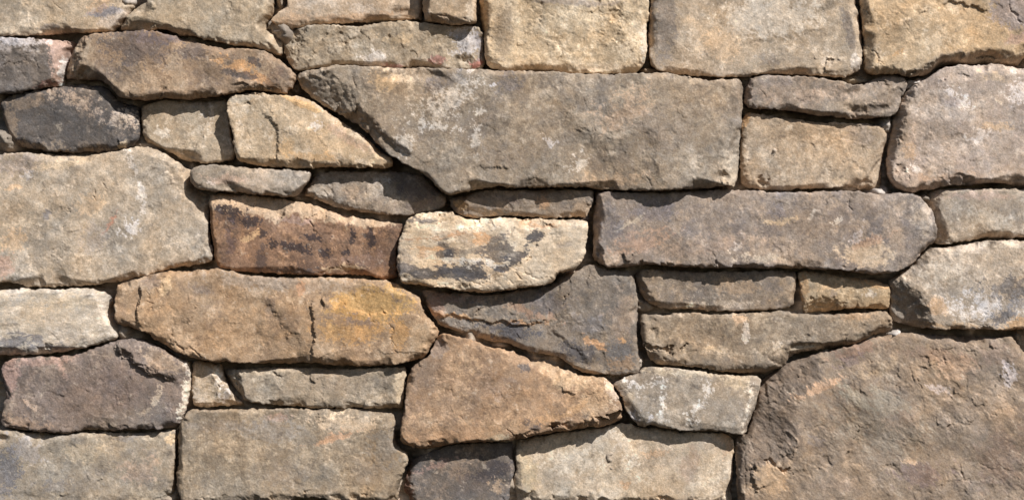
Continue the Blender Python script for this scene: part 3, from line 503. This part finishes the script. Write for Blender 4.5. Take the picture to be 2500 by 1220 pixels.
  [('bev','540,916 600,914 700,911 745,907 830,905 1010,903',.75,22), ('bev','578,900 583,915 593,942 610,985',1.3,45), ('bev','964,910 963,953 969,1005',.7,30), ('pc','962,890 964,924 963,953 969,1010 1000,1010 1000,890',(190,168,132),.7), ('pc','530,890 540,917 600,914 745,906 830,905 960,903 960,880',(186,166,134),.6), ('b',840,935,80,26,0,(140,124,104),.5,1.1), ('crk','862,972 872,962 876,950',2.5,3), ('led','752,914 758,926 768,934',(800,925),5,40), ('bev','740,984 800,988 900,990 960,988',.7,18)]),  # lighter top and right faces: sunlight put into their colour
 ('rust_kite', 88, 18, 1.0, (170,134,98), (140,112,86), (192,154,112), "rusty orange-brown kite shaped stone beneath the dark slate wedge",
  [('bev','1240,820 1305,886 1344,924 1373,950 1434,944 1463,924 1520,900',.38,80), ('pc','1240,800 1305,886 1344,926 1374,952 1434,944 1462,928 1530,960 1530,860 1300,840',(198,166,124),.6), ('b',1283,898,16,9,15,(92,86,84),.8,.8), ('b',1286,1030,11,7,0,(104,92,84),.75,.8), ('b',1306,1042,12,8,0,(100,90,84),.75,.8), ('b',1432,1014,10,8,0,(104,94,86),.7,.8), ('b',1494,945,14,40,-15,(214,188,158),.7,.9), ('b',1450,985,34,40,0,(196,162,120),.5,.9),
   ('b',1214,1068,30,10,-10,(190,170,134),.85,.5), ('crk','1236,1052 1256,1060 1272,1066',3,5), ('b',1050,900,30,80,15,(130,106,84),.5,.8), ('b',1070,850,20,26,0,(130,118,108),.5,1.0), ('b',1100,1060,120,24,0,(156,116,78),.5,.9), ('b',1220,940,30,30,0,(150,126,106),.5,1.2), ('b',1370,1010,70,12,-20,(196,146,90),.4,.9), ('bev','975,1074 1020,1080 1087,1082 1150,1078 1180,1072',1.1,30), ('crk','1120,1010 1130,1018',3,3), ('led','1366,944 1385,956 1405,962',(1400,940),6,26), ('bev','1180,1082 1290,1058 1400,1046 1500,1030',.5,20)]),
 ('scratched_grey', 74, 14, 0.55, (160,145,124), (144,131,114), (178,164,142), "flat grey stone marked with white lime streaks, lower right of centre",
  [('b',1619,986,5,30,8,(224,218,206),.9,.7), ('b',1616,1022,10,12,0,(216,210,198),.7,1.1), ('b',1697,1005,5,24,28,(218,212,200),.8,.9), ('b',1692,1024,18,6,15,(218,212,200),.8,.9), ('b',1546,938,22,6,32,(220,214,206),.85,.8), ('b',1616,932,30,6,-22,(216,208,196),.75,1.1), ('b',1828,990,6,60,10,(214,204,184),.8,.7), ('b',1734,950,16,12,0,(218,214,206),.75,1.4), ('b',1553,1018,9,18,-20,(208,204,206),.8,.9), ('b',1588,1028,8,14,10,(204,202,206),.7,1.0), ('b',1590,970,20,4,0,(208,200,186),.6,1.0),
   ('b',1660,910,120,7,4,(196,180,150),.6,.9), ('b',1530,985,14,30,10,(178,158,126),.6,.8), ('b',1800,930,30,20,0,(190,172,140),.6,.8), ('b',1715,990,6,12,0,(212,206,196),.6,1.0), ('bev','1840,900 1826,950 1816,1000 1800,1060',.5,20), ('crk','1510,945 1530,955 1545,962',2.5,3)]),
 ('big_corner', 68, 20, 1.7, (149,128,104), (126,109,92), (170,145,116), "huge brown block in the lower right corner with reddish stains and a hollow left flank",
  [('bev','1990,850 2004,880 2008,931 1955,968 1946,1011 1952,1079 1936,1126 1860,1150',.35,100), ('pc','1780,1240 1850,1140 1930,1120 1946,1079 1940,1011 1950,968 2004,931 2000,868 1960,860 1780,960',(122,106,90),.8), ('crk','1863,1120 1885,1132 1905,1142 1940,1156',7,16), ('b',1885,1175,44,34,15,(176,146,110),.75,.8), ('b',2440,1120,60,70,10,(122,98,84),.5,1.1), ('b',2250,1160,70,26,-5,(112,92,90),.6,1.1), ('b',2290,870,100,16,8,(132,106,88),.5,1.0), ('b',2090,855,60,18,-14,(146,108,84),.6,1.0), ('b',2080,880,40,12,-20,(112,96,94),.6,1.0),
   ('b',2000,948,60,12,-22,(200,158,120),.75,.9), ('b',2140,905,60,16,-20,(176,150,116),.5,.9), ('b',2466,920,15,20,-20,(202,192,190),.8,.8), ('b',2300,955,30,8,20,(190,178,176),.5,1.2), ('b',2220,1128,20,7,15,(204,166,126),.8,.8), ('b',2150,1040,120,60,20,(130,120,102),.5,1.1), ('b',2200,1010,40,40,0,(166,136,112),.35,1.1), ('b',2400,1000,70,60,0,(166,140,112),.45,1.0), ('b',2150,980,80,30,10,(140,132,112),.5,1.0), ('b',2000,1080,20,26,0,(98,92,92),.5,1.0), ('b',2340,900,50,24,-10,(184,148,116),.5,1.0), ('b',2440,870,60,20,0,(132,110,96),.4,1.0), ('b',2040,1180,60,20,0,(166,136,110),.3,1.0),
   ('crk','2220,896 2228,918 2250,935 2254,958',3.5,5), ('crk','2120,874 2135,882 2148,888',3,3.5), ('crk','2295,866 2308,880 2300,892',3,4), ('crk','2270,852 2280,866',3,4), ('crk','2060,944 2080,940 2092,950',3,3), ('led','1908,1046 1930,1052 1948,1068 1948,1094 1934,1122',(1900,1090),7,30), ('crk','1836,1060 1842,1100 1838,1150',3,4), ('crk','1818,1090 1822,1140 1816,1190',3,4), ('led','1830,1135 1840,1180 1850,1200',(1890,1170),9,30), ('crk','2380,1130 2440,1152',2,2.5)], (0, 0), .75),
 ('corner_low', 54, 18, 0.75, (160,144,120), (136,126,112), (180,164,136), "grey-tan block in the lower left corner with a bluish stain at its left",
  [('b',12,1150,36,60,10,(98,98,104),.75,.9), ('b',60,1100,40,30,30,(150,146,146),.5,1.0), ('b',130,1190,40,16,0,(108,106,106),.6,1.1), ('b',414,1072,14,14,0,(212,178,130),.85,.5), ('b',245,1150,20,12,0,(108,100,94),.5,1.1), ('b',300,1065,40,10,0,(126,124,124),.5,1.0), ('b',340,1150,40,30,0,(176,142,114),.5,1.0), ('b',200,1110,50,20,0,(184,160,122),.5,1.0), ('bev','418,1060 420,1130 416,1215',.6,20), ('crk','122,1102 122,1118',2,2.5), ('bev','0,1200 120,1196 250,1208 420,1200',.2,16)]),
 ('low_square', 66, 18, 1.1, (156,136,108), (134,120,100), (178,156,124), "squarish olive-grey block at the bottom edge with a peach patch by its top",
  [('b',845,1036,88,20,4,(202,172,134),.8,.8), ('b',810,1070,60,10,-14,(196,146,104),.75,.8), ('b',680,1018,30,10,0,(180,140,118),.6,.9), ('b',940,1090,40,50,0,(122,116,106),.6,1.0), ('b',660,1050,70,30,0,(134,126,116),.5,1.0), ('b',700,1160,60,30,0,(124,112,98),.5,1.1), ('b',540,1040,90,14,0,(130,122,114),.4,1.0), ('b',900,1150,50,30,0,(124,112,98),.4,1.0), ('led','772,1000 780,1015 776,1030',(820,1020),3,30), ('bev','560,1210 650,1204 720,1203 830,1206',.6,20)]),
 ('low_dark', 40, 14, 0.7, (112,102,92), (88,82,77), (146,126,106), "dark charcoal-brown stone at the bottom edge, shaded by the rusty kite",
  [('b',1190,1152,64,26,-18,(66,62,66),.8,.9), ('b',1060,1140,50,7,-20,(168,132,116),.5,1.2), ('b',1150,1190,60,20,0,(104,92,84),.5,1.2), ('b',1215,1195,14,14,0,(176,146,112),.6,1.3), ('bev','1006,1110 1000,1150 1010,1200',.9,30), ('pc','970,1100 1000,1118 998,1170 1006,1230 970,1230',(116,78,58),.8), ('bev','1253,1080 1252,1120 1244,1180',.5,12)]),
 ('low_pale', 34, 22, 0.5, (192,171,140), (170,150,124), (208,190,162), "pale cream block at the bottom edge under the white streaked grey one",
  [('b',1690,1130,24,44,10,(164,136,110),.65,.8), ('b',1600,1110,30,10,0,(200,158,114),.55,.9), ('b',1530,1185,12,12,0,(196,146,98),.6,.9), ('b',1290,1160,24,50,0,(184,162,118),.5,1.0), ('b',1530,1100,14,60,-35,(206,196,178),.5,.9), ('b',1390,1060,60,16,0,(180,154,118),.4,.9), ('b',1400,1130,60,30,0,(202,188,164),.5,1.0), ('b',1780,1080,12,40,10,(196,150,104),.4,.9), ('b',1740,1090,50,14,10,(166,148,126),.4,1.0), ('bev','1262,1190 1330,1212 1500,1212 1640,1216',.8,20), ('crk','1545,1096 1550,1106',2,2)]),
 ('tiny_chip', 44, 8, 1.0, (140,132,112), (120,114,100), (160,150,128), "tiny greenish chip wedged in the dip of the wavy topped brown strip", []),
]

GAIN = 1.21        # stone colours below are read as seen in full sun; this brings them to reflectance


def ell(x, y, cx, cy, rx, ry, ang):
    a = math.radians(ang)
    dx, dy = x - cx, y - cy
    u = (dx * math.cos(a) + dy * math.sin(a)) / rx
    v = (-dx * math.sin(a) + dy * math.cos(a)) / ry
    return np.sqrt(u * u + v * v)


STEP = 1.8


def build_stone(num, key, H, r, rough, c0, c1, c2, label, feats, tilt=(0, 0), bed=None):
    out = pts(OUTLINE[key])
    cen = out.mean(0)
    p = chaikin(out)
    x0, y0 = out.min(0) - 8
    x1, y1 = out.max(0) + 8
    xs, ys = np.arange(x0, x1, STEP), np.arange(y0, y1, STEP)
    X, Y = np.meshgrid(xs, ys)
    sd0 = 1000 + num * 37
    wx = X + 0.45 * samp(F_FINE, X, Y, sd0, 1.8) + 1.0 * samp(F_MID, X, Y, sd0 + 1)
    wy = Y + 0.45 * samp(F_FINE, X, Y, sd0 + 2, 1.8) + 1.0 * samp(F_MID, X, Y, sd0 + 3)
    d = poly_sdf(p, wx, wy) - 0.3
    keep = d > -0.7 * STEP
    di = np.maximum(d, 0)
    # face
    low = samp(F_LOW, X, Y, sd0 + 4)
    mid = samp(F_MID, X, Y, sd0 + 5, 1.0, 1.0 if bed is None else 2.6, bed)
    fine = samp(F_FINE, X, Y, sd0 + 6, 1.0, 1.0 if bed is None else 1.8, bed)
    grain = samp(F_GRAIN, X, Y, sd0 + 7)
    ch = samp(F_CHIP, X + 1.5 * mid, Y + 1.5 * fine, sd0 + 8, 1.5)
    ch2 = samp(F_CHIP2, X + mid, Y + fine, sd0 + 9, 1.0)
    patch = 0.45 + 0.75 * sstep(-0.8, 1.2, samp(F_COL, X, Y, sd0 + 10, 1.6))       # rough and smoother zones
    Z = H + tilt[0] * (X - cen[0]) + tilt[1] * (Y - cen[1]) + 1.6 * low
    Z += rough ** 1.3 * patch * (0.15 * mid + 0.11 * fine + 0.11 * ch + 0.10 * ch2) + 0.03 * grain
    size = math.sqrt(keep.sum()) * STEP
    fa = np.random.default_rng(sd0).random() * 3
    jx, jy = X + 1.2 * mid + .6 * fine, Y + 1.2 * ch2 + .6 * fine
    c_big, c_mid = min(230, max(70, size * .45)), min(85, max(34, size * .2))
    Z += c_big * (.009 + .013 * rough) * facets(jx, jy, c_big, sd0 + 18, fa)
    Z += c_mid * .014 * rough * facets(jx, jy, c_mid, sd0 + 21, fa + .7) * patch
    # split fractures set out by hand
    for f in feats:
        if f[0] == 'bev':
            P = pts(f[1])
            jx, jy = X + 2.2 * mid + 0.5 * fine, Y + 1.6 * ch2 + 0.5 * fine
            dist, sg = line_sd(P, jx, jy)
            _, cs = line_sd(P, cen[:1], cen[1:])
            reach = f[3] if len(f) > 3 else 70
            s = np.where(sg != cs[0], np.minimum(dist, reach), 0)
            Z -= f[2] * (np.sqrt(s * s + 9) - 3)
        elif f[0] == 'led':
            P = pts(f[1])
            jx, jy = X + 1.5 * mid + fine, Y + 1.5 * ch2
            dist, sg = line_sd(P, jx, jy)
            near, along = seg_d(P, jx, jy)
            _, cs = line_sd(P, np.array([f[2][0]]), np.array([f[2][1]]))
            fade = sstep(0, .18, along) * sstep(1, .82, along)
            on = np.where(sg == cs[0], dist, -dist)
            wd = f[5] if len(f) > 5 else 2.5
            Z += f[3] * fade * sstep(-wd, wd, on) * np.exp(-np.maximum(near, 0) / f[4])
        elif f[0] == 'crk':
            P = pts(f[1])
            near, along = seg_d(P, X + 2 * mid + 1.2 * fine, Y + 2 * ch2 + 1.2 * fine)
            w = f[2] * (0.25 + 0.75 * np.sin(np.pi * np.clip(along, 0.02, 0.98)))
            Z -= 0.6 * f[3] * sstep(1.0, 0.2, near / np.maximum(w, .6))
        elif f[0] == 'dent':
            q = ell(X + 2.5 * mid, Y + 2.5 * ch2, *f[1:6])
            Z -= f[6] * sstep(1.0, 0.25, q)
    # hairline fractures and thin split lips scattered over the face
    rs = np.random.default_rng(sd0 + 777)
    inside = np.argwhere(d > 22)
    for k in range(int(len(inside) * STEP ** 2 / 12000) + 1 if len(inside) else 0):
        j, i = inside[rs.integers(len(inside))]
        a = math.radians(rs.normal(62, 34))
        n_, q = rs.integers(3, 6), [np.array([X[j, i], Y[j, i]])]
        for _ in range(n_):
            a += rs.normal(0, .45)
            q.append(q[-1] + rs.uniform(4, 11) * np.array([math.cos(a), math.sin(a)]))
        q = np.array(q)
        lo, hi = q.min(0) - 26, q.max(0) + 26
        js, je = np.searchsorted(ys, [lo[1], hi[1]])
        i_s, ie = np.searchsorted(xs, [lo[0], hi[0]])
        w = np.s_[js:je, i_s:ie]
        near, along = seg_d(q, X[w] + 1.2 * mid[w] + .6 * fine[w], Y[w] + 1.2 * ch2[w])
        dist, sg = line_sd(q, X[w] + 1.2 * mid[w] + .6 * fine[w], Y[w] + 1.2 * ch2[w])
        fade = sstep(0, .3, along) * sstep(1, .7, along)
        if rs.random() < .55:
            Z[w] -= fade * rs.uniform(.6, 1.5) * rough ** .5 * sstep(1.0, 0.1, near / rs.uniform(1.6, 3.0))
        side = 1 if rs.random() < .5 else -1
        Z[w] += fade * rs.uniform(.5, 1.6) * rough * sstep(-1.2, 1.2, dist * sg * side) * np.exp(-near / rs.uniform(5, 9))
    # rounded, chipped arris
    rr = r * np.clip(0.36 + 0.34 * samp(F_LOW, X, Y, sd0 + 11, .5), 0.14, 1.5)
    t = 1 - np.minimum(di / rr, 1)
    Z -= rr * 0.9 * (1 - np.sqrt(np.maximum(1 - t ** 2.3, 0)))
    rs = np.random.default_rng(sd0)
    per = np.hypot(*(np.roll(p, -1, 0) - p).T).sum()
    for k in range(int(3 + per / 210)):                  # flakes struck off along the edge
        a = p[rs.integers(len(p))]
        s = rs.uniform(16, 44)
        q = np.sqrt((X - a[0]) ** 2 + (Y - a[1]) ** 2) + 2 * mid
        Z -= rs.uniform(0.25, 0.6) * min(rough, 1.2) * np.maximum(0, s * 0.5 - di) * sstep(s, s * 0.7, q)
    for k in range(int(4 + per / 130)):                  # straight broken planes along the edge
        m = rs.integers(len(p))
        a = p[m]
        tv = p[(m + 1) % len(p)] - p[m - 1]
        th = math.atan2(tv[1], tv[0]) + rs.normal(0, .20)
        nv = np.array([-math.sin(th), math.cos(th)])
        if nv @ (cen - a) < 0:
            nv = -nv
        off, R = rs.uniform(3, 15), rs.uniform(35, 95)
        s = off - ((X - a[0]) * nv[0] + (Y - a[1]) * nv[1]) + .5 * mid
        q = np.abs((X - a[0]) * nv[1] - (Y - a[1]) * nv[0]) + mid
        Z -= rs.uniform(.3, .95) * np.clip(s, 0, 18) * sstep(R, R * .75, q) * sstep(38, 16, di)
    Z = np.maximum(Z, 6 + 2 * mid)
    # rock colour, with some lit and shaded faces painted in
    m1 = samp(F_COL, X, Y, sd0 + 12)
    m2 = samp(F_COL, X, Y, sd0 + 13, .9)
    sx = 1.0 if bed is None else 2.4
    m3 = samp(F_COL2, X, Y, sd0 + 14, 1.0, sx, bed)
    m4 = samp(F_COL2, X, Y, sd0 + 15, .6, sx, bed)
    m6 = samp(F_COL2, X, Y, sd0 + 19, .4, sx, bed)
    A, B, Cc = lin(c0), lin(c1), lin(c2)
    col = np.ones(X.shape + (3,)) * A
    w1 = (sstep(-0.1, 1.5, m1 + .35 * m3 + .3 * m6) * 0.7)[..., None]
    col = col * (1 - w1) + B * w1
    w2 = (sstep(0.35, 1.7, m2 + .3 * m4 + .35 * m6) * 0.65)[..., None]
    col = col * (1 - w2) + Cc * w2
    for f in feats:
        if f[0] == 'b':                                   # mineral patch, some with painted shade: x, y, rx, ry, angle, colour, strength, break-up
            _, bx, by, rx, ry, ang, c, st, br = f
            if min(c) > 178:                              # lime bloom: thin and broken
                st, br = st * .72, br * 1.35
            q = 1 - ell(X + 4 * m4 * br, Y + 4 * m3 * br, bx, by, rx, ry, ang)
            w = (sstep(0.0, 0.15, q + br * 0.36 * (m3 * .5 + m4 * .4 + .55 * m6)) * sstep(-1.6, -0.5, q) * st)[..., None]
            col = col * (1 - w) + lin(c) * w
        elif f[0] == 'pc':                                # outlined area
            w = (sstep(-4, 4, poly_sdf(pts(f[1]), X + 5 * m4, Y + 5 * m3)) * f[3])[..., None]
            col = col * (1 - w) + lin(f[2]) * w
    col *= np.exp(0.085 * m3 + 0.06 * m4 + 0.08 * m6)[..., None]
    hue = .018 * samp(F_COL2, X, Y, sd0 + 16, .8) + .022 * samp(F_LOW, X, Y, sd0 + 17)
    col *= np.exp(hue[..., None] * np.array([1.0, 0.0, -1.3]))
    pale = (sstep(1.6, 2.8, m4) * 0.35)[..., None]        # scattered pale mineral specks
    col = col * (1 - pale) + lin((205, 190, 165)) * pale
    dark = (sstep(1.7, 2.9, -m3) * 0.35)[..., None]
    col = col * (1 - dark) + lin((72, 64, 60)) * dark
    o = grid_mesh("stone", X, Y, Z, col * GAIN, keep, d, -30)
    o.parent = wall
    o['label'] = label
    return o


# ------------------------------------------------------------------ mortar bed behind the stones
def build_bed():
    xs, ys = np.arange(-125, 2630, 4.0), np.arange(-110, 1345, 4.0)
    X, Y = np.meshgrid(xs, ys)
    mid = samp(F_MID, X, Y, 5)
    Z = -6 + 15 * samp(F_LOW, X, Y, 6, .6) + 1.6 * mid + 0.8 * samp(F_FINE, X, Y, 7)
    Z += 2.4 * np.sin(Y / 15 * 2 * math.pi + 1.3 * samp(F_LOW, X, Y, 8)) + 1.4 * samp(F_BED, X, Y, 9, 1, 1, 0)   # combed scratch coat
    col = np.ones(X.shape + (3,)) * lin((168, 152, 130))
    col *= np.exp(0.16 * samp(F_COL, X, Y, 10) + .1 * mid)[..., None]
    for (mx, my, rx, ry, ang, h, c) in MORTAR:
        q = ell(X + 2 * mid, Y + 2 * mid, mx, my, rx, ry, ang)
        Z += (h + 14 + 3 * mid) * sstep(1.25, 0.45, q)
        w = sstep(1.4, 0.8, q)[..., None]
        col = col * (1 - w) + lin(c) * w
    o = grid_mesh("mortar_bed", X, Y, Z, col, np.ones(X.shape, bool))
    o.parent = wall
    o['label'] = "grey combed mortar showing deep in the joints between stones"


build_bed()
for num, a in enumerate(STONES):
    build_stone(num, *a)
